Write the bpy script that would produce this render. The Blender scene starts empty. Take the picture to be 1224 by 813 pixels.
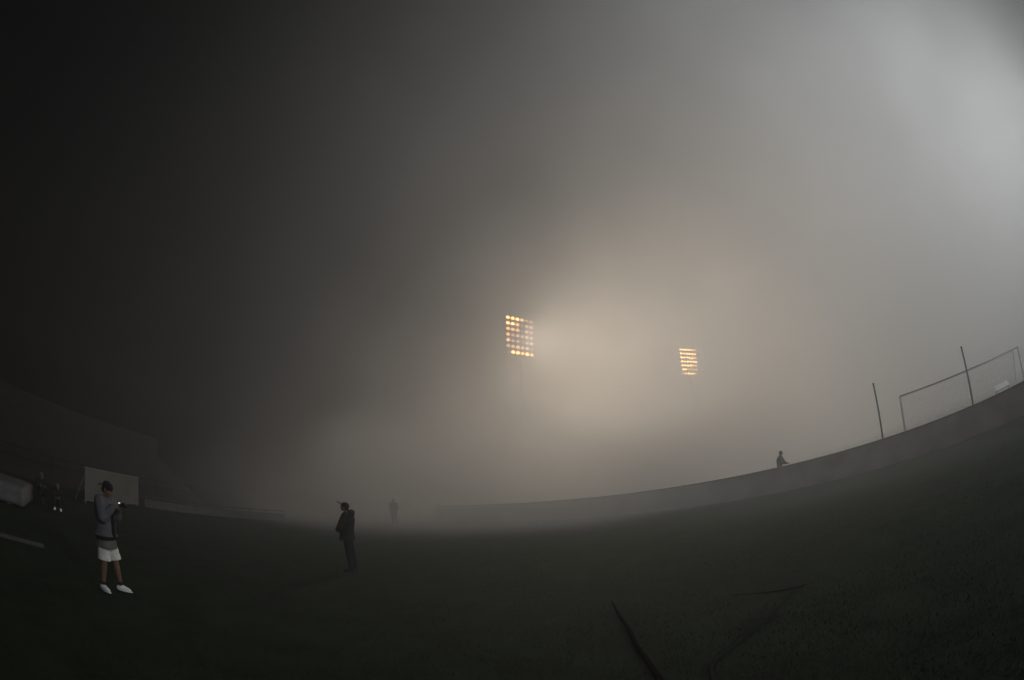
import bpy, bmesh, math, random
from mathutils import Vector, Matrix, noise
PI = math.pi
random.seed(7)
S = bpy.context.scene
C = S.collection

# ------------------------------------------------------------------ render set-up
S.render.engine = 'CYCLES'
cy = S.cycles
cy.max_bounces = 6; cy.diffuse_bounces = 1; cy.glossy_bounces = 1; cy.transmission_bounces = 2
cy.volume_bounces = 1
cy.transparent_max_bounces = 64
cy.volume_step_rate = .5; cy.volume_max_steps = 256
cy.use_denoising = True
cy.caustics_reflective = False; cy.caustics_refractive = False
S.view_settings.view_transform = 'Standard'
S.view_settings.look = 'None'
S.view_settings.gamma = 1.0
S.view_settings.use_curve_mapping = False
S.view_settings.exposure = 0.0

# ------------------------------------------------------------------ camera: 15 mm full-frame fisheye, tilted up and slightly rolled
PITCH, ROLL, CAM_H = 0.3540, -0.0775, 2.0
fw = Vector((0, math.cos(PITCH), math.sin(PITCH)))
up0 = Vector((0, -math.sin(PITCH), math.cos(PITCH)))
rt0 = Vector((1, 0, 0))
rt = math.cos(ROLL) * rt0 + math.sin(ROLL) * up0
up = -math.sin(ROLL) * rt0 + math.cos(ROLL) * up0
cam = bpy.data.cameras.new('camera')
cam.type = 'PANO'
cam.panorama_type = 'FISHEYE_EQUISOLID'
cam.fisheye_lens = 15.0
cam.fisheye_fov = math.radians(220)
cam.sensor_fit = 'HORIZONTAL'
cam.sensor_width = 36.0; cam.sensor_height = 24.0
cam.clip_start = 0.05; cam.clip_end = 2000
co = bpy.data.objects.new('camera', cam)
C.objects.link(co)
co.matrix_world = Matrix(((rt.x, up.x, -fw.x, 0), (rt.y, up.y, -fw.y, 0), (rt.z, up.z, -fw.z, CAM_H), (0, 0, 0, 1)))
S.camera = co

# ------------------------------------------------------------------ helpers
def link(o, parent=None):
    C.objects.link(o)
    if parent is not None: o.parent = parent
    return o
def tag(o, label, cat, group=None, kind=None):
    o['label'] = label; o['category'] = cat
    if group: o['group'] = group
    if kind: o['kind'] = kind
    return o
def thing(name, label, cat, loc=(0, 0, 0), rz=0, group=None):
    o = bpy.data.objects.new(name, None); o.empty_display_size = 0.2
    C.objects.link(o); o.location = loc; o.rotation_euler = (0, 0, rz)
    return tag(o, label, cat, group)
def obj(name, bm, mat, parent=None, smooth=False):
    bmesh.ops.recalc_face_normals(bm, faces=bm.faces)
    me = bpy.data.meshes.new(name); bm.to_mesh(me); bm.free()
    me.materials.append(mat)
    if smooth: me.shade_smooth()
    return link(bpy.data.objects.new(name, me), parent)
def box(bm, c, s, rz=0, rx=0, ry=0, bevel=0):
    r = bmesh.ops.create_cube(bm, size=1)
    vs = r['verts']
    M = Matrix.Translation(c) @ Matrix.Rotation(rz, 4, 'Z') @ Matrix.Rotation(ry, 4, 'Y') @ Matrix.Rotation(rx, 4, 'X') @ Matrix.Diagonal((*s, 1))
    bmesh.ops.transform(bm, matrix=M, verts=vs)
    if bevel:
        es = list({e for v in vs for e in v.link_edges})
        bmesh.ops.bevel(bm, geom=es, offset=bevel, segments=2, affect='EDGES', profile=.5)
def tube(bm, a, b, r0, r1=None, seg=12):
    a = Vector(a); b = Vector(b); r1 = r0 if r1 is None else r1
    d = b - a; L = d.length
    q = d.to_track_quat('Z', 'Y').to_matrix().to_4x4()
    bmesh.ops.create_cone(bm, cap_ends=True, segments=seg, radius1=r0, radius2=r1, depth=L,
                          matrix=Matrix.Translation((a + b) / 2) @ q)
def ball(bm, c, r, sc=(1, 1, 1), rot=None, sub=3):
    M = Matrix.Translation(c) @ (rot.to_4x4() if rot else Matrix.Identity(4)) @ Matrix.Diagonal((*sc, 1))
    bmesh.ops.create_icosphere(bm, subdivisions=sub, radius=r, matrix=M)
def capsule(bm, a, b, ra, rb):
    tube(bm, a, b, ra, rb, 16)
    ball(bm, a, ra, sub=2); ball(bm, b, rb, sub=2)
def loft(bm, rings, seg=28, lob=2.4):
    """closed body through horizontal super-ellipse rings: (x, y, z, rx, ry)"""
    prev = None; first = None
    for (x, y, z, rx, ry) in rings:
        vs = []
        for i in range(seg):
            t = 2 * PI * i / seg
            c, s = math.cos(t), math.sin(t)
            vs.append(bm.verts.new((x + rx * math.copysign(abs(c) ** (2 / lob), c), y + ry * math.copysign(abs(s) ** (2 / lob), s), z)))
        if prev:
            for i in range(seg):
                bm.faces.new((prev[i], prev[(i + 1) % seg], vs[(i + 1) % seg], vs[i]))
        else: first = vs
        prev = vs
    bm.faces.new(first); bm.faces.new(prev)
def fused(name, bm, mat, parent=None, voxel=.012, smooth=2, wrinkle=0, scale=9, seed=0):
    """union of overlapping closed shapes as ONE continuous skin"""
    bmesh.ops.recalc_face_normals(bm, faces=bm.faces)
    me = bpy.data.meshes.new('tmp'); bm.to_mesh(me); bm.free()
    o = bpy.data.objects.new('tmp', me); C.objects.link(o)
    m = o.modifiers.new('r', 'REMESH'); m.mode = 'VOXEL'; m.voxel_size = voxel; m.adaptivity = 0
    if smooth:
        m = o.modifiers.new('s', 'SMOOTH'); m.factor = .5; m.iterations = smooth
    dg = bpy.context.evaluated_depsgraph_get(); dg.update()
    nm = bpy.data.meshes.new_from_object(o.evaluated_get(dg))
    bpy.data.objects.remove(o); bpy.data.meshes.remove(me)
    nm.name = name
    if wrinkle:
        off = Vector((seed * 3.1, seed * 1.7, seed))
        nrm = [v.normal.copy() for v in nm.vertices]
        for v, n_ in zip(nm.vertices, nrm):
            p = v.co.copy(); q = Vector((p.x * scale, p.y * scale, p.z * scale * 1.9)) + off
            v.co = p + n_ * (noise.noise(q) + .5 * noise.noise(q * 2.3)) * wrinkle
    nm.materials.clear(); nm.materials.append(mat)
    nm.shade_smooth()
    return link(bpy.data.objects.new(name, nm), parent)

# ------------------------------------------------------------------ materials
def mat(name, col, rough=.8, col2=None, scale=8, bump=0, bscale=40, metallic=0, detail=5, coord='Object', spec=.3):
    m = bpy.data.materials.new(name); m.use_nodes = True
    nt = m.node_tree; b = nt.nodes['Principled BSDF']
    b.inputs['Base Color'].default_value = (*col, 1); b.inputs['Roughness'].default_value = rough
    b.inputs['Metallic'].default_value = metallic; b.inputs['Specular IOR Level'].default_value = spec
    tc = nt.nodes.new('ShaderNodeTexCoord')
    if col2:
        n = nt.nodes.new('ShaderNodeTexNoise'); n.inputs['Scale'].default_value = scale; n.inputs['Detail'].default_value = detail
        r = nt.nodes.new('ShaderNodeValToRGB')
        r.color_ramp.elements[0].position = .35; r.color_ramp.elements[1].position = .68
        r.color_ramp.elements[0].color = (*col, 1); r.color_ramp.elements[1].color = (*col2, 1)
        nt.links.new(tc.outputs[coord], n.inputs['Vector']); nt.links.new(n.outputs['Fac'], r.inputs['Fac'])
        nt.links.new(r.outputs['Color'], b.inputs['Base Color'])
    if bump:
        n = nt.nodes.new('ShaderNodeTexNoise'); n.inputs['Scale'].default_value = bscale; n.inputs['Detail'].default_value = 6
        u = nt.nodes.new('ShaderNodeBump'); u.inputs['Strength'].default_value = bump; u.inputs['Distance'].default_value = .02
        nt.links.new(tc.outputs[coord], n.inputs['Vector']); nt.links.new(n.outputs['Fac'], u.inputs['Height'])
        nt.links.new(u.outputs['Normal'], b.inputs['Normal'])
    return m
def emit(name, col, strength):
    m = bpy.data.materials.new(name); m.use_nodes = True
    b = m.node_tree.nodes['Principled BSDF']
    b.inputs['Base Color'].default_value = (.6, .6, .6, 1)
    b.inputs['Emission Color'].default_value = (*col, 1); b.inputs['Emission Strength'].default_value = strength
    return m
M = dict(
    turf=mat('turf', (.011, .019, .011), .95, (.019, .032, .019), 1.3, .9, 60, spec=.1),
    blade=mat('grass_blade', (.018, .027, .014), .8, (.030, .043, .024), 2.0, spec=.15),
    concrete=mat('concrete', (.30, .30, .31), .9, (.46, .46, .47), .8, .4, 30),
    coping=mat('coping', (.20, .20, .195), .9, (.26, .26, .25), 3, .4, 40),
    steel=mat('dark_steel', (.010, .010, .010), 1, (.015, .015, .015), 5, spec=0),
    white_metal=mat('weathered_paint', (.45, .45, .45), .8, (.52, .52, .515), 3, spec=.1),
    dark_metal=mat('dark_paint', (.045, .045, .045), .6, (.06, .06, .058), 5),
    net=mat('net_cord', (.25, .25, .24), .9),
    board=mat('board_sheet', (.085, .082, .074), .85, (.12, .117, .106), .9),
    board_back=mat('board_frame', (.12, .12, .115), .7),
    pale=mat('pale_sheet', (.6, .62, .62), .6, (.7, .72, .72), 2),
    tarp=mat('tarpaulin', (.10, .104, .106), .8, (.14, .144, .146), 2.2, .4, 8),
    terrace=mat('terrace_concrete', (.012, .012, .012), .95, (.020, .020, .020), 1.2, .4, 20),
    kerb=mat('kerb_stone', (.06, .06, .058), .9, (.09, .09, .087), 3, .3, 30),
    hose=mat('hose_cloth', (.008, .008, .007), 1, (.012, .012, .011), 14, .4, 80, spec=0),
    cable=mat('cable_rubber', (.022, .022, .021), .9, (.034, .034, .032), 10, spec=0),
    black=mat('black_cloth', (.012, .012, .013), .95, (.018, .018, .020), 12, .3, 90, spec=.1),
    darkgrey=mat('charcoal_cloth', (.012, .012, .013), .95, (.018, .018, .019), 10, .3, 80, spec=.1),
    blue_grey=mat('blue_grey_cloth', (.078, .08, .09), .95, (.108, .11, .122), 7, .3, 60, spec=.1),
    grey=mat('grey_cloth', (.09, .09, .088), .95, (.125, .125, .12), 9, .3, 70, spec=.1),
    white=mat('pale_cloth', (.55, .55, .52), .95, (.66, .66, .63), 9, .3, 70, spec=.1),
    denim=mat('dark_trousers', (.009, .0095, .012), .95, (.013, .0135, .017), 11, .3, 80, spec=.1),
    skin=mat('skin', (.13, .075, .05), .6, (.17, .10, .066), 30, .1, 120),
    hair=mat('hair', (.012, .009, .007), .7, (.02, .015, .011), 40, .5, 120),
    eye=mat('eye', (.35, .33, .30), .2, (.05, .03, .02), 60),
    shoe_white=mat('shoe_leather', (.78, .78, .76), .45, (.85, .85, .83), 20),
    shoe_dark=mat('dark_shoe', (.018, .018, .018), .5, (.03, .03, .03), 20),
    gadget=mat('black_plastic', (.012, .012, .012), .35, (.02, .02, .02), 20),
)

# ------------------------------------------------------------------ light levels (all real lamps of the ground, a night sky, a trace of moon)
WARM = (1.0, .825, .64)
COOL = (.94, .98, 1.0)
P_NEAR, P_FAR, P_SIDE = 92000, 108000, 112000
HAZE = .0010
SMOKE_SHIFT = (60, 44, 23)
# soft lumps that make up the smoke: centre, radii, density at the middle, how far the full density reaches
LUMPS = [
    ((40, 27, 4), (74, 45, 76), .044, .08),      # the body of smoke over the pitch
    ((9, 33, 3), (46, 18, 28), .030, .0),       # thicker bank between the two floodlight masts
    ((0, 26, 0), (29, 12, 8), .19, .1),         # low smoke on the grass below the nearer mast
    ((13, 38, 15), (9, 7, 8), .055, .1),         # lit puffs
    ((9, 36, 7), (9, 7, 9), .06, .1),
]
ANISO = .0
SKY = .05

w = bpy.data.worlds.new('World'); S.world = w; w.use_nodes = True
nt = w.node_tree
sky = nt.nodes.new('ShaderNodeTexSky'); sky.sky_type = 'NISHITA'; sky.sun_disc = False
MOON_EL, MOON_AZ = 24.0, 60.0
sky.sun_elevation = math.radians(-4.0); sky.sun_rotation = math.radians(MOON_AZ)
nt.links.new(sky.outputs['Color'], nt.nodes['Background'].inputs['Color'])
nt.nodes['Background'].inputs['Strength'].default_value = SKY
sl = bpy.data.lights.new('moon', 'SUN'); sl.energy = .004; sl.angle = math.radians(.5); sl.color = (1, .97, .92)
so = link(bpy.data.objects.new('moon', sl))
so.rotation_euler = (math.radians(90 - MOON_EL), 0, math.radians(180 - MOON_AZ))

# ------------------------------------------------------------------ the setting
bm = bmesh.new()
N = 80; half = 140
grid = [[None] * (N + 1) for _ in range(N + 1)]
for i in range(N + 1):
    for j in range(N + 1):
        t = (i / N * 2 - 1); s = (j / N * 2 - 1)
        x = math.copysign(abs(t) ** 2.2, t) * half; y = math.copysign(abs(s) ** 2.2, s) * half
        z = -.015 + .012 * noise.noise(Vector((x * .4, y * .4, 0)))
        grid[i][j] = bm.verts.new((x, y, z))
for i in range(N):
    for j in range(N): bm.faces.new((grid[i][j], grid[i + 1][j], grid[i + 1][j + 1], grid[i][j + 1]))
g = obj('ground', bm, M['turf']); g['kind'] = 'structure'

# grass blades near the camera: one object of stuff
bm = bmesh.new()
rnd = random.Random(3)
for k in range(110000):
    az = math.radians(rnd.uniform(-100, 95)); r = 2.2 + 12 * rnd.random() ** 1.5
    x, y = r * math.sin(az), r * math.cos(az)
    if noise.noise(Vector((x * .7, y * .7, 4))) < -.25 and rnd.random() < .7: continue
    h_ = rnd.uniform(.01, .032); wd = rnd.uniform(.002, .0038) * (1 + r * .06); a = rnd.uniform(0, PI)
    lx, ly = rnd.uniform(-.03, .03), rnd.uniform(-.03, .03)
    dx, dy = math.cos(a) * wd, math.sin(a) * wd
    z0 = -.02
    bm.faces.new([bm.verts.new(p) for p in ((x - dx, y - dy, z0), (x + dx, y + dy, z0), (x + lx, y + ly, h_))])
me = bpy.data.meshes.new('grass'); bm.to_mesh(me); bm.free(); me.materials.append(M['blade'])
tag(link(bpy.data.objects.new('grass', me)), 'short dark green grass of the pitch in the foreground', 'grass', kind='stuff')

# pale kerb of the running track, at the left edge
bm = bmesh.new()
pts = [(-11.5, -1.0), (-9.6, 2.2), (-8.95, 3.7)]
for a, b in zip(pts, pts[1:]):
    a = Vector((*a, 0)); b = Vector((*b, 0)); d = b - a
    box(bm, (a + b) / 2 + Vector((0, 0, .02)), (d.length, .10, .08), math.atan2(d.y, d.x), bevel=.01)
o = obj('track_kerb', bm, M['kerb']); o['kind'] = 'structure'

# ------------------------------------------------------------------ curved perimeter wall
WA, WD, WK = 1.394, 18.34, -.0189
wn = Vector((math.sin(WA), math.cos(WA), 0)); wm = Vector((wn.y, -wn.x, 0))
def wall_pt(u, off=0):
    p = wn * (WD + WK * u * u) + wm * u
    nrm = (wn - wm * (2 * WK * u)).normalized()
    return p + nrm * off, nrm
def sweep(bm, us, prof):
    prev = None
    for u in us:
        vs = []
        for off, z in prof:
            p, _ = wall_pt(u, off); vs.append(bm.verts.new((p.x, p.y, z)))
        if prev:
            n_ = len(prof)
            for i in range(n_): bm.faces.new((prev[i], prev[(i + 1) % n_], vs[(i + 1) % n_], vs[i]))
        else: bm.faces.new(vs)
        prev = vs
    bm.faces.new(prev)
us = [-32 + i * .5 for i in range(94)]
wall_root = thing('perimeter_wall', 'long low grey concrete wall curving along the right edge of the grass', 'wall', (0, 0, 0))
bm = bmesh.new(); sweep(bm, us, [(0, -.05), (0, 1.10), (.22, 1.10), (.22, -.05)]); obj('wall', bm, M['concrete'], wall_root)
bm = bmesh.new(); sweep(bm, us, [(-.03, 1.10), (-.03, 1.17), (.25, 1.17), (.25, 1.10)]); obj('coping', bm, M['coping'], wall_root)

# two thin poles behind the wall
def pole(pos, top, label):
    t = thing('pole', label, 'pole', (pos[0], pos[1], 0), 0, 'thin poles behind the wall')
    bm = bmesh.new(); tube(bm, (0, 0, 0), (0, 0, top), .05, .042, 14); obj('shaft', bm, M['dark_metal'], t, True)
    bm = bmesh.new(); tube(bm, (0, 0, top), (0, 0, top + .05), .055, .05, 14); obj('cap', bm, M['dark_metal'], t, True)
    bm = bmesh.new(); box(bm, (0, 0, .02), (.25, .25, .04), bevel=.005); obj('base_plate', bm, M['dark_metal'], t)
d1 = Vector((14.57, 12.51)).normalized(); d2 = Vector((16.61, 8.33)).normalized()
pole(d1 * 19.75, 3.53, 'thin dark upright pole standing alone, left of the goal frame behind the wall')
pole(d2 * 19.15, 3.44, 'thin dark upright pole that crosses in front of the goal crossbar')

# football goal beyond the wall
A = Vector((16.35, 12.42, 0)); Bp = Vector((21.0, 6.85, 0)); zA, zB = 2.655, 2.49
ctr = (A + Bp) / 2
goal = thing('football_goal', 'white football goal with net standing beyond the low wall at the right', 'goal', ctr)
a = A - ctr; b = Bp - ctr
along = (b - a).normalized(); back = Vector((-along.y, along.x, 0))
if back.dot(ctr) < 0: back = -back
for p, z in ((a, zA), (b, zB)):
    bm = bmesh.new(); tube(bm, p, p + Vector((0, 0, z + .04)), .042); obj('post', bm, M['white_metal'], goal, True)
bm = bmesh.new(); tube(bm, a + Vector((0, 0, zA)) + along * .05, b + Vector((0, 0, zB)) - along * .05, .042); obj('crossbar', bm, M['white_metal'], goal, True)
for p, z in ((a, zA), (b, zB)):
    bm = bmesh.new(); tube(bm, p + Vector((0, 0, z)) + back * .05, p + back * .9 + Vector((0, 0, z)), .02)
    tube(bm, p + back * .9 + Vector((0, 0, z)), p + back * 1.9 + Vector((0, 0, .02)), .02)
    obj('net_stay', bm, M['white_metal'], goal, True)
bm = bmesh.new()
nx, nz = 60, 24
for i in range(nx + 1):
    p = a.lerp(b, i / nx); z = zA + (zB - zA) * i / nx
    q0 = p + back * .9 + Vector((0, 0, z - .02)); q1 = p + back * 1.9 + Vector((0, 0, .02))
    tube(bm, p + Vector((0, 0, z - .03)) + back * .06, q0, .004, seg=3); tube(bm, q0, q1, .004, seg=3)
for j in range(nz + 1):
    f_ = j / nz
    q0 = a + back * (.9 + f_) + Vector((0, 0, zA * (1 - f_) + .03)); q1 = b + back * (.9 + f_) + Vector((0, 0, zB * (1 - f_) + .03))
    tube(bm, q0, q1, .004, seg=3)
obj('net', bm, M['net'], goal)

# pale board behind the goal, right
bd = thing('board', 'small pale board leaning back beyond the wall, below the goal crossbar', 'board', (20.6, 8.2, 0), math.radians(-28))
bm = bmesh.new(); box(bm, (0, .02, 1.25), (1.1, .04, .30), rx=math.radians(-42), bevel=.008); obj('panel', bm, M['pale'], bd)
for s_ in (-1, 1):
    bm = bmesh.new(); box(bm, (s_ * .5, .02, .57), (.05, .05, 1.14)); obj('leg', bm, M['board_back'], bd)

# ------------------------------------------------------------------ floodlight masts
LV = [emit('lamp_glow', c, s) for i, (c, s) in enumerate([((1, .48, .11), 6), ((1, .42, .09), 2.8), ((1, .36, .11), 1.2), ((1, .34, .14), .5)])]
LV_FAR = [emit('far_lamp_glow', (1, .47, .12), s) for s in (13, 7, 4, 2.2)]
dead = mat('lamp_glass', (.25, .25, .25), .2)
def lamp_mesh():
    bm = bmesh.new()
    # reflector bowl facing -Y
    bmesh.ops.create_cone(bm, cap_ends=True, segments=16, radius1=.10, radius2=.24, depth=.26,
                          matrix=Matrix.Translation((0, .02, 0)) @ Matrix.Rotation(PI / 2, 4, 'X'))
    return bm
def glass_mesh():
    bm = bmesh.new()
    bmesh.ops.create_uvsphere(bm, u_segments=14, v_segments=8, radius=.225, matrix=Matrix.Translation((0, -.112, 0)) @ Matrix.Diagonal((1, .25, 1, 1)))
    return bm
bowl_me = obj('tmp', lamp_mesh(), M['dark_metal'], smooth=True); bowl = bowl_me.data; bpy.data.objects.remove(bowl_me)
glass = []
for m in LV + [dead] + LV_FAR + [dead]:
    t_ = obj('tmp', glass_mesh(), m, smooth=True); glass.append(t_.data); bpy.data.objects.remove(t_)
ROWS, COLS = 7, 6
def mast(loc, yaw, levels, label, far=0, tilt=.30, H=25.05, pw=4.4, ph=5.3):
    t = thing('floodlight_mast', label, 'floodlight', (loc[0], loc[1], 0), yaw, 'floodlight masts lighting the pitch')
    bm = bmesh.new(); tube(bm, (0, .5, 0), (0, .5, H + ph * .42), .30, .15, 16); obj('mast', bm, M['steel'], t, True)
    bm = bmesh.new(); box(bm, (0, .5, .15), (1.6, 1.6, .3), bevel=.03); obj('footing', bm, M['concrete'], t)
    bm = bmesh.new()
    for r in range(ROWS):
        z = H + ph * (.5 - r / (ROWS - 1)); y = tilt * (r - (ROWS - 1) / 2) * .3
        box(bm, (0, y + .22, z), (pw + .5, .08, .10))
    for s in (-.42, 0, .42): tube(bm, (s * pw, .30 - tilt * .9, H + ph * .52), (s * pw, .30 + tilt * .9, H - ph * .52), .05)
    obj('rack', bm, M['dark_metal'], t)
    for r in range(ROWS):
        for c in range(COLS):
            z = H + ph * (.5 - r / (ROWS - 1)); y = tilt * (r - (ROWS - 1) / 2) * .3; x = pw * (c / (COLS - 1) - .5)
            l = bpy.data.objects.new('lamp', bowl); link(l, t); l.scale = (1.5, 1, .95); l.location = (x, y, z); l.rotation_euler = (math.radians(14), 0, 0)
            gl = bpy.data.objects.new('lens', glass[levels[r][c] + far]); link(gl, l)
    return t
near_lv = [[0, 0, 0, 1, 3, 3], [0, 0, 1, 4, 2, 2], [1, 1, 1, 4, 2, 3], [1, 3, 2, 3, 2, 3], [1, 3, 3, 4, 3, 3], [2, 2, 1, 2, 2, 4], [4, 0, 0, 1, 0, 1]]
far_lv = [[0, 0, 0, 0, 1, 2], [0, 0, 0, 0, 0, 1], [0, 0, 0, 0, 1, 2], [0, 0, 0, 0, 0, 0], [0, 0, 0, 0, 1, 1], [1, 0, 2, 3, 2, 2], [3, 1, 0, 0, 1, 4]]
L1 = Vector((1.2, 61.0, 25.05)); L2 = Vector((38.3, 84.7, 25.1)); L3 = Vector((46.0, -34.0, 27.5)); L4 = Vector((84.0, -15.0, 27.5))
mast(L1, math.radians(36), near_lv, 'larger floodlight bank near the middle, many of its lamps dim')
mast(L2, math.radians(22), far_lv, 'smaller floodlight bank at the right of the brighter smoke, farther away', 5)
mast(L3, math.radians(-170), far_lv, 'floodlight mast out of frame to the right, the one nearer the camera', H=27.5)
mast(L4, math.radians(-125), far_lv, 'floodlight mast out of frame to the right, the one farther from the camera', H=27.5)

def beam(name, pos, target, power, col, angle=150, blend=1.0, size=1.6):
    l = bpy.data.lights.new(name, 'SPOT'); l.energy = power; l.color = col
    l.spot_size = math.radians(angle); l.spot_blend = blend; l.shadow_soft_size = size
    o = link(bpy.data.objects.new(name, l)); o.location = pos
    o.rotation_euler = (Vector(target) - Vector(pos)).to_track_quat('-Z', 'Y').to_euler()
    return o
pitch_c = Vector((42, 40, 0))
def front(p, k=1.2):
    d = (pitch_c - p); d.z = 0; return p + d.normalized() * k
beam('floodlight_beam', front(L1), (18, 36, 2), P_NEAR, WARM, 112)
beam('floodlight_beam', front(L2), (22, 42, -2), P_FAR, WARM, 120)
beam('floodlight_beam', front(L3), (16, 36, 32), P_SIDE * .95, COOL, 92, 1.0, 2.6)
beam('floodlight_beam', front(L4), (24, 36, 30), P_SIDE * 1.25, COOL, 98, 1.0, 2.6)

# ------------------------------------------------------------------ haze and smoke
def volume(name, density, col=(.95, .95, .95), aniso=0):
    m = bpy.data.materials.new(name); m.use_nodes = True
    nt = m.node_tree; nt.nodes.remove(nt.nodes['Principled BSDF'])
    v = nt.nodes.new('ShaderNodeVolumePrincipled')
    v.inputs['Color'].default_value = (*col, 1); v.inputs['Density'].default_value = density; v.inputs['Anisotropy'].default_value = aniso
    nt.links.new(v.outputs['Volume'], nt.nodes['Material Output'].inputs['Volume'])
    return m
bm = bmesh.new(); box(bm, (0, 0, 17), (284, 284, 36.2))
tag(obj('haze', bm, volume('haze_air', HAZE)), 'thin mist filling the night air of the ground', 'haze', kind='stuff')
smoke_m = volume('smoke_cloud', 0, aniso=.05)
nt = smoke_m.node_tree; pv = nt.nodes['Principled Volume']
def node(t, **k):
    n = nt.nodes.new(t)
    for a, b in k.items(): setattr(n, a, b)
    return n
tc = node('ShaderNodeTexCoord')
# slow billows push the lumps out of shape
wz = node('ShaderNodeTexNoise'); wz.inputs['Scale'].default_value = .075; wz.inputs['Detail'].default_value = 1
nt.links.new(tc.outputs['Object'], wz.inputs['Vector'])
ws = node('ShaderNodeVectorMath', operation='SUBTRACT'); ws.inputs[1].default_value = (.5, .5, .5); nt.links.new(wz.outputs['Color'], ws.inputs[0])
wm_ = node('ShaderNodeVectorMath', operation='SCALE'); wm_.inputs['Scale'].default_value = 13; nt.links.new(ws.outputs['Vector'], wm_.inputs[0])
wp = node('ShaderNodeVectorMath', operation='ADD'); nt.links.new(tc.outputs['Object'], wp.inputs[0]); nt.links.new(wm_.outputs['Vector'], wp.inputs[1])
total = None
for (c, r, d, core) in LUMPS:
    a = node('ShaderNodeVectorMath', operation='SUBTRACT'); a.inputs[1].default_value = c
    nt.links.new(wp.outputs['Vector'] if r[0] < 60 else tc.outputs['Object'], a.inputs[0])
    b = node('ShaderNodeVectorMath', operation='DIVIDE'); b.inputs[1].default_value = r; nt.links.new(a.outputs['Vector'], b.inputs[0])
    l = node('ShaderNodeVectorMath', operation='LENGTH'); nt.links.new(b.outputs['Vector'], l.inputs[0])
    m_ = node('ShaderNodeMapRange', interpolation_type='SMOOTHSTEP')
    m_.inputs['From Min'].default_value = core; m_.inputs['From Max'].default_value = .97; m_.inputs['To Min'].default_value = d; m_.inputs['To Max'].default_value = 0
    nt.links.new(l.outputs['Value'], m_.inputs['Value'])
    if total is None: total = m_.outputs['Result']
    else:
        p = node('ShaderNodeMath', operation='ADD'); nt.links.new(total, p.inputs[0]); nt.links.new(m_.outputs['Result'], p.inputs[1]); total = p.outputs['Value']
nz = node('ShaderNodeTexNoise'); nz.inputs['Scale'].default_value = .09; nz.inputs['Detail'].default_value = 2.5; nz.inputs['Roughness'].default_value = .5
sh_ = node('ShaderNodeVectorMath', operation='ADD'); sh_.inputs[1].default_value = SMOKE_SHIFT
nt.links.new(wp.outputs['Vector'], sh_.inputs[0]); nt.links.new(sh_.outputs['Vector'], nz.inputs['Vector'])
nr = node('ShaderNodeMapRange'); nr.inputs['From Min'].default_value = .32; nr.inputs['From Max'].default_value = .68
nr.inputs['To Min'].default_value = .7; nr.inputs['To Max'].default_value = 1.3
nt.links.new(nz.outputs['Fac'], nr.inputs['Value'])
mu = node('ShaderNodeMath', operation='MULTIPLY'); nt.links.new(total, mu.inputs[0]); nt.links.new(nr.outputs['Result'], mu.inputs[1])
nt.links.new(mu.outputs['Value'], pv.inputs['Density'])
bm = bmesh.new(); bmesh.ops.create_icosphere(bm, subdivisions=4, radius=1.0, matrix=Matrix.Translation((40, 29, 4)) @ Matrix.Diagonal((80, 50, 78, 1)))
tag(obj('smoke', bm, smoke_m), 'thick drifting smoke lit by the floodlights above the pitch', 'smoke', kind='stuff')
#PEOPLE
# ------------------------------------------------------------------ left side of the ground
# landing mat under a pale cover
lm = thing('landing_mat', 'low pale covered landing mat at the far left edge, beside the crouching figures', 'mat', (-15.75, 3.75, 0), math.radians(60))
bm = bmesh.new(); box(bm, (0, 0, .33), (4.2, 2.6, .60), bevel=.12)
fused('mat_block', bm, M['tarp'], lm, voxel=.05, smooth=4, wrinkle=.03, scale=2)
for s in (-1, 1):
    bm = bmesh.new(); box(bm, (s * 1.4, 0, .015), (.16, 2.3, .03)); obj('runner', bm, M['board_back'], lm)
# blank hoarding
p0, p1 = Vector((-18.7, 10.55, 0)), Vector((-20.55, 15.7, 0))
c_ = (p0 + p1) / 2; d_ = p1 - p0; L_ = d_.length
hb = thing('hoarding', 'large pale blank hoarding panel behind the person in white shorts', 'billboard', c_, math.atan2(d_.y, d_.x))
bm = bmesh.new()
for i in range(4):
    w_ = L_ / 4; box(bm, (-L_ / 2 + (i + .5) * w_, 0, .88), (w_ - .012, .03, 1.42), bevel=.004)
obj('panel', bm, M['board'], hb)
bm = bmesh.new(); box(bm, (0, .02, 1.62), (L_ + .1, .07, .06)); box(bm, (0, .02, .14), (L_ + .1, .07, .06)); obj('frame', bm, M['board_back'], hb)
for i in range(3):
    x = (-L_ / 2 + .1, 0, L_ / 2 - .1)[i]
    bm = bmesh.new(); box(bm, (x, .07, .82), (.07, .06, 1.66)); tube(bm, (x, .08, 1.3), (x, .85, .02), .025); obj('support', bm, M['board_back'], hb)
# low barrier beyond it
q0, q1 = Vector((-20.8, 16.4, 0)), Vector((-15.4, 24.5, 0))
c_ = (q0 + q1) / 2; d_ = q1 - q0; L_ = d_.length
lb = thing('low_barrier', 'low pale barrier running into the mist right of the hoarding', 'barrier', c_, math.atan2(d_.y, d_.x))
bm = bmesh.new(); box(bm, (0, 0, .22), (L_, .16, .46), bevel=.02); obj('wall', bm, M['kerb'], lb)
bm = bmesh.new(); tube(bm, (-L_ / 2, 0, .62), (L_ / 2, 0, .62), .025); 
for i in range(9): tube(bm, (-L_ / 2 + .1 + i * (L_ - .2) / 8, 0, .44), (-L_ / 2 + .1 + i * (L_ - .2) / 8, 0, .62), .02)
obj('rail', bm, M['kerb'], lb)
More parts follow.
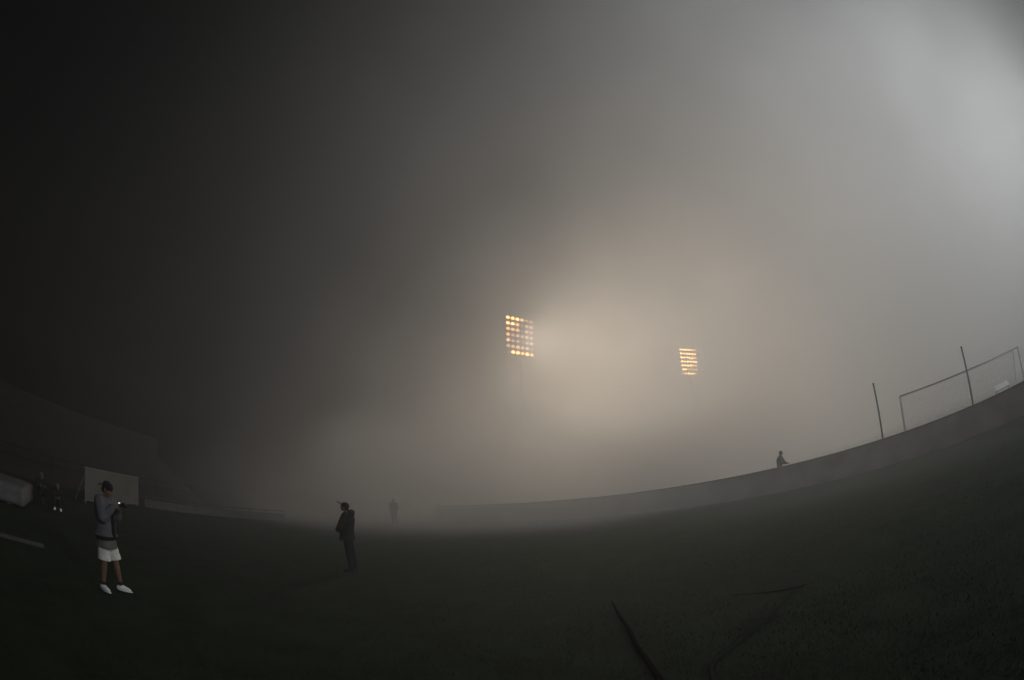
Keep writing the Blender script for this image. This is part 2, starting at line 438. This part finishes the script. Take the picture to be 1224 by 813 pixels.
# terrace of the stand
s0, s1 = Vector((-25, -4, 0)), Vector((-25.5, 27, 0))
c_ = (s0 + s1) / 2; d_ = s1 - s0; L_ = d_.length
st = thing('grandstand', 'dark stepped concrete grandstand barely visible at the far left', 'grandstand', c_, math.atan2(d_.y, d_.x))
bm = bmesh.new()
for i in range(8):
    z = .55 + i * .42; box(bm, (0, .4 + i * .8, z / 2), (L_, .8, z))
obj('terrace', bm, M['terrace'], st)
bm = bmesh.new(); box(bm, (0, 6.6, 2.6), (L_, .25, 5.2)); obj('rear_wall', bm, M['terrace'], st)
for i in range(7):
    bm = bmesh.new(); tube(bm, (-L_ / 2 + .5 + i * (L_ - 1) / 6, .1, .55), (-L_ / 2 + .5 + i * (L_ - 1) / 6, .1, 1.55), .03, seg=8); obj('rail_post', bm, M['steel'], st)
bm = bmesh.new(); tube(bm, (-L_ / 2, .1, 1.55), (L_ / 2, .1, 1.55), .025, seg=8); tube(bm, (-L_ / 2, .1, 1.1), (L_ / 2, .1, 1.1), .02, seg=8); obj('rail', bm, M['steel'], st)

# ------------------------------------------------------------------ hose and cables lying on the grass
def lay(name, pts, mat_, label, cat, r=.02, flat=1.0):
    cv = bpy.data.curves.new(name, 'CURVE'); cv.dimensions = '3D'
    sp = cv.splines.new('NURBS'); sp.points.add(len(pts) - 1); sp.use_endpoint_u = True; sp.order_u = 4
    for i, (x, y) in enumerate(pts): sp.points[i].co = (x, y, 0, 1); sp.points[i].radius = min(1, .35 + i * .22)
    cv.bevel_depth = r; cv.bevel_resolution = 3; cv.resolution_u = 10; cv.use_fill_caps = True
    o = bpy.data.objects.new(name, cv); C.objects.link(o)
    dg = bpy.context.evaluated_depsgraph_get(); dg.update()
    me = bpy.data.meshes.new_from_object(o.evaluated_get(dg)); bpy.data.objects.remove(o)
    for v in me.vertices: v.co.z = v.co.z * flat + r * flat - .006
    me.materials.clear(); me.materials.append(mat_)
    me.shade_smooth()
    me.name = name
    return tag(link(bpy.data.objects.new(name, me)), label, cat)
lay('hose', [(1.24, 6.6), (1.16, 5.9), (1.19, 5.2), (1.08, 4.6), (1.10, 4.0), (1.05, 3.4), (1.15, 2.6), (1.05, 1.6)], M['hose'],
    'flat dark hose running across the grass toward the camera, leftmost of the lines', 'hose', .032, .45)
lay('cable', [(3.55, 4.80), (3.2, 4.62), (2.7, 4.22), (2.3, 4.05), (1.9, 3.75), (1.62, 3.62), (1.45, 3.3), (1.4, 2.8)], M['cable'],
    'thin grey cable slanting down to the left on the grass', 'cable', .016)
lay('cable', [(2.75, 5.5), (3.0, 5.25), (3.2, 5.02), (3.42, 4.85), (3.62, 4.78)], M['hose'],
    'short dark cable end lying flat at the top of the slanting cable', 'cable', .012, .7)

# ------------------------------------------------------------------ people
def limb(bm, pts, seg=14):
    """tapered limb through joints [(point, radius), ...]"""
    for (a, ra), (b, rb) in zip(pts, pts[1:]): capsule(bm, a, b, ra, rb)
def hand(bm, wrist, direction, palm_normal, curl=.6, side=1):
    d = Vector(direction).normalized(); n = Vector(palm_normal); n = (n - d * n.dot(d)).normalized(); s = d.cross(n) * side
    wrist = Vector(wrist)
    for k in (-1, -.33, .33, 1):
        limb(bm, [(wrist + s * k * .014, .018), (wrist + d * .085 + s * k * .030, .014)])
    for k, L in ((-1, .066), (-.33, .078), (.33, .073), (1, .058)):
        b0 = wrist + d * .085 + s * k * .031
        d1 = (d + n * curl * .6).normalized(); d2 = (d + n * curl * 1.8).normalized(); d3 = (d * .5 + n * curl * 2.4).normalized()
        m1 = b0 + d1 * L * .5; m2 = m1 + d2 * L * .3
        limb(bm, [(b0, .0105), (m1, .0095), (m2, .0088), (m2 + d3 * L * .25, .0075)])
    t0 = wrist + d * .025 - s * .028
    t1 = t0 + (d * .7 - s * .8 + n * .3).normalized() * .038; t2 = t1 + (d - s * .15 + n * .5).normalized() * .03
    limb(bm, [(t0, .013), (t1, .0115), (t2, .009)])
def head(bm, c, R):
    """skull, jaw, nose, brow, ears and lips; face looks along +Y of rotation R"""
    c = Vector(c)
    T = lambda p: c + R @ Vector(p)
    ball(bm, T((0, -.012, .02)), 1, (.076, .096, .094), R)
    ball(bm, T((0, .022, -.035)), 1, (.060, .070, .078), R)
    ball(bm, T((0, .052, -.088)), 1, (.030, .028, .022), R)
    limb(bm, [(T((0, .084, .016)), .010), (T((0, .108, -.026)), .013)])
    ball(bm, T((0, .088, -.032)), 1, (.018, .014, .010), R)
    ball(bm, T((0, .078, .032)), 1, (.055, .016, .011), R)
    ball(bm, T((0, .086, -.058)), 1, (.024, .011, .006), R); ball(bm, T((0, .084, -.070)), 1, (.020, .011, .007), R)
    for s in (-1, 1):
        ball(bm, T((s * .045, .058, -.022)), 1, (.024, .026, .022), R)
        ball(bm, T((s * .078, -.008, -.012)), 1, (.010, .020, .032), R)
    return T
def cap_mesh(T, R, brim=1, tilt=0, bz=.060):
    bm = bmesh.new()
    ball(bm, T((0, -.010, .045)), 1, (.088, .108, .078), R)
    box_c = T((0, brim * .145, bz + tilt * .05))
    RM = R @ Matrix.Rotation(tilt, 3, 'X')
    ball(bm, box_c, 1, (.072, .085, .009), RM)
    return bm
def build_person(label, loc, heading, J, wear, voxel=.006, group=None, detail=True):
    """J: joints in local metres, +Y is the way the person faces; one continuous body, clothes as children"""
    dirx, diry = heading
    bm = bmesh.new()
    V = {k: Vector(v) for k, v in J.items() if k != 'look'}
    R = Matrix.Rotation(J['look'][1], 3, 'Z') @ Matrix.Rotation(J['look'][0], 3, 'X')
    chest, waist, pel = V['chest'], V['waist'], V['pelvis']
    ball(bm, chest, 1, (.165, .105, .19)); ball(bm, waist, 1, (.135, .095, .17)); ball(bm, pel, 1, (.165, .115, .13))
    limb(bm, [(chest + Vector((0, 0, .12)), .065), (V['neck'], .054), (V['head'] + Vector((0, 0, -.05)), .052)])
    for s, a in ((-1, 'l'), (1, 'r')):
        sh, el, wr = V['sh' + a], V['el' + a], V['wr' + a]
        limb(bm, [(chest + Vector((s * .06, 0, .10)), .075), (sh, .058), (sh.lerp(el, .5), .047), (el, .040), (el.lerp(wr, .35), .041), (wr, .026)])
        hp, kn, an = V['hip' + a], V['kn' + a], V['an' + a]
        limb(bm, [(hp, .092), (hp.lerp(kn, .5), .076), (kn, .056), (kn.lerp(an, .3), .058), (an, .036)])
        toe = V['toe' + a]; f_ = (toe - an); f_.z = 0; f_.normalize()
        limb(bm, [(an, .036), (an - f_ * .03 + Vector((0, 0, -.04)), .034), (Vector((toe.x, toe.y, an.z - .055)), .026)])
        hd = V['hd' + a]
        hand(bm, wr, hd, V['pn' + a], curl=J.get('curl', (.6,))[0] if isinstance(J.get('curl'), tuple) else .6, side=s)
    T = head(bm, V['head'], R)
    root = fused('person', bm, M['skin'], None, voxel, 2)
    tag(root, label, 'person', group)
    root.location = loc; root.rotation_euler = (0, 0, math.atan2(-dirx, diry))
    if detail:
        for s in (-1, 1):
            bm = bmesh.new(); ball(bm, T((s * .030, .076, .008)), .0125, sub=2); obj('eye', bm, M['eye'], root, True)
    if 'hair' in wear:
        bm = bmesh.new(); ball(bm, T((0, -.022, .030)), 1, (.084, .098, .092), R); ball(bm, T((0, -.055, -.03)), 1, (.070, .056, .07), R)
        fused('hair', bm, M['hair'], root, .010, 1, .006, 60)
    if 'cap' in wear:
        brim, tilt, m, bz = (*wear['cap'], .060)[:4]
        fused('cap', cap_mesh(T, R, brim, tilt, bz), M[m], root, .006, 1)
    for kind, m, spec in wear['tops']:
        bm = bmesh.new()
        if spec == 'shorts' or spec == 'trousers':
            ball(bm, pel + Vector((0, 0, .02)), 1, (.178, .130, .14))
            for a in 'lr':
                hp, kn, an = V['hip' + a], V['kn' + a], V['an' + a]
                if spec == 'shorts':
                    e = hp.lerp(kn, .95); limb(bm, [(hp, .112), (hp.lerp(kn, .5), .112)]); tube(bm, hp.lerp(kn, .45), e, .112, .122, 24)
                else:
                    limb(bm, [(hp, .104), (hp.lerp(kn, .5), .090), (kn, .075), (kn.lerp(an, .35), .074)]); tube(bm, kn.lerp(an, .3), an + (an - kn).normalized() * .02, .072, .066, 24)
        else:
            low, flare, sleeves, dx, dy = spec
            Z = lambda t: waist.lerp(pel, t)
            rings = []
            top = V['neck'] + Vector((0, 0, -.03))
            rings.append((pel.x, pel.y, low, .195 * flare + dx, .145 * flare + dy))
            if low < pel.z - .02: rings.append((pel.x, pel.y, pel.z, .190 + dx, .14 + dy))
            rings.append((waist.x, waist.y, waist.z, .168 + dx, .122 + dy))
            rings.append((chest.x, chest.y, chest.z, .190 + dx, .128 + dy))
            rings.append((chest.x, chest.y, chest.z + .10, .185 + dx, .110 + dy))
            rings.append((top.x, top.y - .01, top.z - .015, .100 + dx, .078 + dy)); rings.append((top.x, top.y - .01, top.z + .035, .066 + dx * .3, .062 + dy * .3))
            if kind == 'shirt_front': rings = [(x, y + .045, z, rx, ry) for x, y, z, rx, ry in rings[:-2]]
            loft(bm, rings)
            for s, a in ((-1, 'l'), (1, 'r')):
                sh, el, wr = V['sh' + a], V['el' + a], V['wr' + a]
                if kind == 'shirt_front': continue
                limb(bm, [(chest + Vector((s * .07, 0, .09)), .085 + dx * .5), (sh, .072 + dx)])
                if sleeves:
                    limb(bm, [(sh, .072 + dx), (sh.lerp(el, .5), .062 + dx), (el, .056 + dx), (el.lerp(wr, .4), .052 + dx * .6)])
                    tube(bm, el.lerp(wr, .35), el.lerp(wr, .97), .052 + dx * .6, .040 + dx * .4, 20)
            if kind == 'hoodie':
                ball(bm, V['neck'] + R @ Vector((0, -.105, .005)), 1, (.13, .095, .095)); ball(bm, V['neck'] + Vector((0, -.02, -.03)), 1, (.105, .09, .05))
                ball(bm, pel + Vector((0, .11, .13)), 1, (.15, .05, .10))
        fused(kind, bm, M[m], root, max(.009, voxel), 2, .007, 8, len(kind))
    for a in 'lr':
        an, toe = V['an' + a], V['toe' + a]; f_ = toe - an; f_.z = 0; L = f_.length; f_.normalize()
        gz = an.z - .085
        if 'sock' in wear:
            bm = bmesh.new(); kn = V['kn' + a]; u_ = (kn - an).normalized(); tube(bm, an - u_ * .03, an + u_ * .07, .043, .046, 20); fused('sock', bm, M[wear['sock']], root, .007, 1)
        bm = bmesh.new()
        hl = Vector((an.x, an.y, gz)) - f_ * .055
        limb(bm, [(hl + Vector((0, 0, .045)), .042), (Vector((an.x, an.y, gz + .05)) + f_ * .05, .046), (Vector((toe.x, toe.y, gz + .035)) - f_ * .03, .040), (Vector((toe.x, toe.y, gz + .03)), .032)])
        tube(bm, Vector((an.x, an.y, gz + .04)), Vector((an.x, an.y, gz + .105)), .048, .045, 20)
        sh_ = fused('shoe', bm, M[wear['shoe']], root, .008, 2)
        for v in sh_.data.vertices:
            if v.co.z < gz + .004: v.co.z = gz + .004
        bm = bmesh.new(); q = math.atan2(f_.y, f_.x)
        mid = Vector((an.x, an.y, gz)) + f_ * (L / 2 - .01)
        ball(bm, mid + Vector((0, 0, .011)), 1, (L / 2 + .07, .046, .013), Matrix.Rotation(q, 3, 'Z')); obj('sole', bm, M[wear.get('sole', wear['shoe'])], sh_, True)
    return root

STAND = dict(head=(0, .03, 1.63), neck=(0, 0, 1.49), chest=(0, 0, 1.30), waist=(0, .01, 1.09), pelvis=(0, 0, .94),
             shl=(-.185, 0, 1.43), shr=(.185, 0, 1.43), ell=(-.23, -.02, 1.14), elr=(.23, -.02, 1.14), wrl=(-.23, .06, .90), wrr=(.23, .06, .90),
             hdl=(0, .25, -1), hdr=(0, .25, -1), pnl=(1, .2, 0), pnr=(-1, .2, 0),
             hipl=(-.09, 0, .90), hipr=(.09, 0, .90), knl=(-.10, .02, .49), knr=(.10, .02, .49), anl=(-.11, -.01, .085), anr=(.11, -.01, .085),
             toel=(-.13, .165, .03), toer=(.13, .165, .03), look=(0, 0))
def pose(**k):
    d = dict(STAND); d.update(k); return d

# 1. person in white shorts at the left, looking down at what he holds
v_ = Vector((-.845, .534)); r_ = Vector((.534, .845))
f1 = (r_ * .84 - v_ * .54).normalized()
build_person('person in a blue-grey top, white shorts and white shoes looking down at a small device', (-6.13, 3.87, 0), f1,
    pose(head=(0, .085, 1.615), neck=(0, .03, 1.48), shl=(-.185, .02, 1.42), shr=(.185, .02, 1.42),
         ell=(-.25, .12, 1.20), elr=(.25, .12, 1.20), wrl=(-.075, .27, 1.39), wrr=(.075, .27, 1.39),
         hdl=(.35, .8, .25), hdr=(-.35, .8, .25), pnl=(1, 0, .1), pnr=(-1, 0, .1),
         hipl=(-.09, 0, .90), hipr=(.09, 0, .90), knl=(-.12, .08, .49), knr=(.12, -.02, .49), anl=(-.15, .11, .085), anr=(.14, -.11, .085),
         toel=(-.185, .265, .03), toer=(.20, .035, .03), look=(-.45, -.05)),
    dict(hair=1, cap=(-1, .62, 'black', -.035), sock='black', shoe='shoe_white',
         tops=[('sweater', 'black', (.84, 1.10, False, .018, .018)), ('shirt', 'grey', (.70, 1.10, False, .010, .010)), ('jacket', 'blue_grey', (.90, 1.13, True, .036, .036)), ('shirt_front', 'black', (.86, .84, False, -.105, .036)), ('shorts', 'white', 'shorts')]))
# what he holds: a small compact camera with a bright point of light
P1M = Matrix.Translation((-6.13, 3.87, 0)) @ Matrix.Rotation(math.atan2(-f1.x, f1.y), 4, 'Z')
hc = thing('compact_camera', 'small black device with one bright point, held by the person in white shorts', 'camera', P1M @ Vector((0, .375, 1.435)), math.atan2(-f1.x, f1.y))
bm = bmesh.new(); box(bm, (0, 0, 0), (.125, .045, .075), bevel=.008); obj('case', bm, M['gadget'], hc)
bm = bmesh.new(); tube(bm, (0, .02, 0), (0, .105, 0), .034, .031, 24); obj('lens_barrel', bm, M['gadget'], hc, True)
bm = bmesh.new(); ball(bm, (.05, -.024, .018), .011, sub=2); ball(bm, (.066, .0, .022), .011, sub=2); obj('indicator_light', bm, emit('indicator', (1, 1, .97), 1.0), hc, True)

# 2. figure in the middle, dark hoodie and peaked cap, hands in the front pocket
v_ = Vector((-.40, .916)); r_ = Vector((.916, .40))
f2 = (-r_ * .95 + v_ * .30).normalized()
build_person('person in a dark hooded top, dark trousers and peaked cap standing alone on the grass', (-4.34, 9.92, 0), f2,
    pose(head=(0, .055, 1.665), neck=(0, .0, 1.53), chest=(0, -.02, 1.33), waist=(0, .01, 1.12), pelvis=(0, .03, .97),
         shl=(-.195, -.02, 1.46), shr=(.195, -.02, 1.46), ell=(-.30, .10, 1.18), elr=(.30, .09, 1.18), wrl=(-.11, .25, 1.07), wrr=(.11, .25, 1.07),
         hdl=(.9, .1, -.1), hdr=(-.9, .1, -.1), pnl=(0, -1, 0), pnr=(0, -1, 0),
         hipl=(-.085, .02, .92), hipr=(.085, .02, .92), knl=(-.08, .0, .50), knr=(.09, -.04, .50), anl=(-.08, -.05, .085), anr=(.10, -.09, .085),
         toel=(-.10, .13, .03), toer=(.13, .09, .03), look=(.16, .1)),
    dict(hair=1, cap=(1, .38, 'black'), shoe='shoe_dark',
         tops=[('hoodie', 'darkgrey', (.82, 1.08, True, .034, .038)), ('trousers', 'denim', 'trousers')]))

# 3. person leaning on the far side of the wall
v_ = Vector((.569, .822)); r_ = Vector((.822, -.569))
f3 = (r_ * .9 - v_ * .35).normalized()
build_person('person seen from the chest up behind the long wall, leaning forward, in dark clothes', (12.06, 17.60, 0), f3,
    pose(head=(0, .17, 1.78), neck=(0, .09, 1.645), chest=(0, .03, 1.44), waist=(0, .01, 1.17), pelvis=(0, -.03, 1.0),
         shl=(-.19, .08, 1.58), shr=(.19, .08, 1.58), ell=(-.24, .20, 1.31), elr=(.27, .26, 1.31), wrl=(-.08, .40, 1.235), wrr=(.20, .50, 1.23),
         hdl=(.4, .9, 0), hdr=(-.1, 1, 0), pnl=(0, 0, -1), pnr=(0, 0, -1), hipl=(-.09, -.03, .93), hipr=(.09, -.03, .93), look=(-.22, .15)),
    dict(hair=1, shoe='shoe_dark', tops=[('jacket', 'darkgrey', (.86, 1.0, True, .008, .01)), ('trousers', 'denim', 'trousers')]), voxel=.010, detail=False)

# 4. faint figures in the mist behind the middle person
build_person('faint grey figure standing deep in the mist right of the hooded person', (-8.3, 26.6, 0), (.3, -.95),
    pose(ell=(-.27, -.02, 1.16), wrl=(-.20, .12, .95), look=(-.1, .2)),
    dict(hair=1, shoe='shoe_dark', tops=[('jacket', 'grey', (.80, 1.0, True, .01, .01)), ('trousers', 'denim', 'trousers')]), voxel=.012, detail=False)

# 5. crouching pair by the landing mat
KNEEL = pose(head=(0, .12, 1.02), neck=(0, .06, .90), chest=(0, .02, .72), waist=(0, -.03, .54), pelvis=(0, -.08, .40),
             shl=(-.18, .05, .84), shr=(.18, .05, .84), ell=(-.23, .18, .62), elr=(.23, .18, .62), wrl=(-.10, .36, .70), wrr=(.10, .36, .70),
             hdl=(.1, .9, .2), hdr=(-.1, .9, .2), hipl=(-.09, -.06, .38), hipr=(.09, -.06, .38), knl=(-.13, .26, .46), knr=(.14, .22, .075),
             anl=(-.13, .20, .085), anr=(.14, -.24, .085), toel=(-.14, .36, .03), toer=(.14, -.06, .03), look=(-.1, 0))
build_person('dark figure crouching beside the pale landing mat at the far left', (-15.2, 6.35, 0), (.9, -.2), KNEEL,
    dict(cap=(1, .05, 'grey'), shoe='shoe_dark', tops=[('jacket', 'black', (.34, 1.0, True, .0, .0)), ('trousers', 'denim', 'trousers')]), voxel=.012, detail=False)
SIT = pose(head=(0, .02, .80), neck=(0, -.02, .68), chest=(0, -.05, .50), waist=(0, -.08, .30), pelvis=(0, -.08, .15),
           shl=(-.18, -.02, .62), shr=(.18, -.02, .62), ell=(-.24, .14, .42), elr=(.24, .14, .42), wrl=(-.10, .34, .42), wrr=(.10, .34, .42),
           hdl=(.3, .9, -.1), hdr=(-.3, .9, -.1), hipl=(-.09, -.03, .13), hipr=(.09, -.03, .13), knl=(-.14, .33, .40), knr=(.14, .33, .40),
           anl=(-.13, .55, .085), anr=(.13, .55, .085), toel=(-.14, .73, .03), toer=(.14, .73, .03), look=(-.05, 0))
build_person('dark figure sitting low on the ground between the crouching one and the hoarding', (-15.35, 7.25, 0), (.9, -.5), SIT,
    dict(hair=1, shoe='shoe_white', tops=[('jacket', 'darkgrey', (.07, 1.0, True, .0, .0)), ('trousers', 'denim', 'trousers')]), voxel=.012, detail=False)
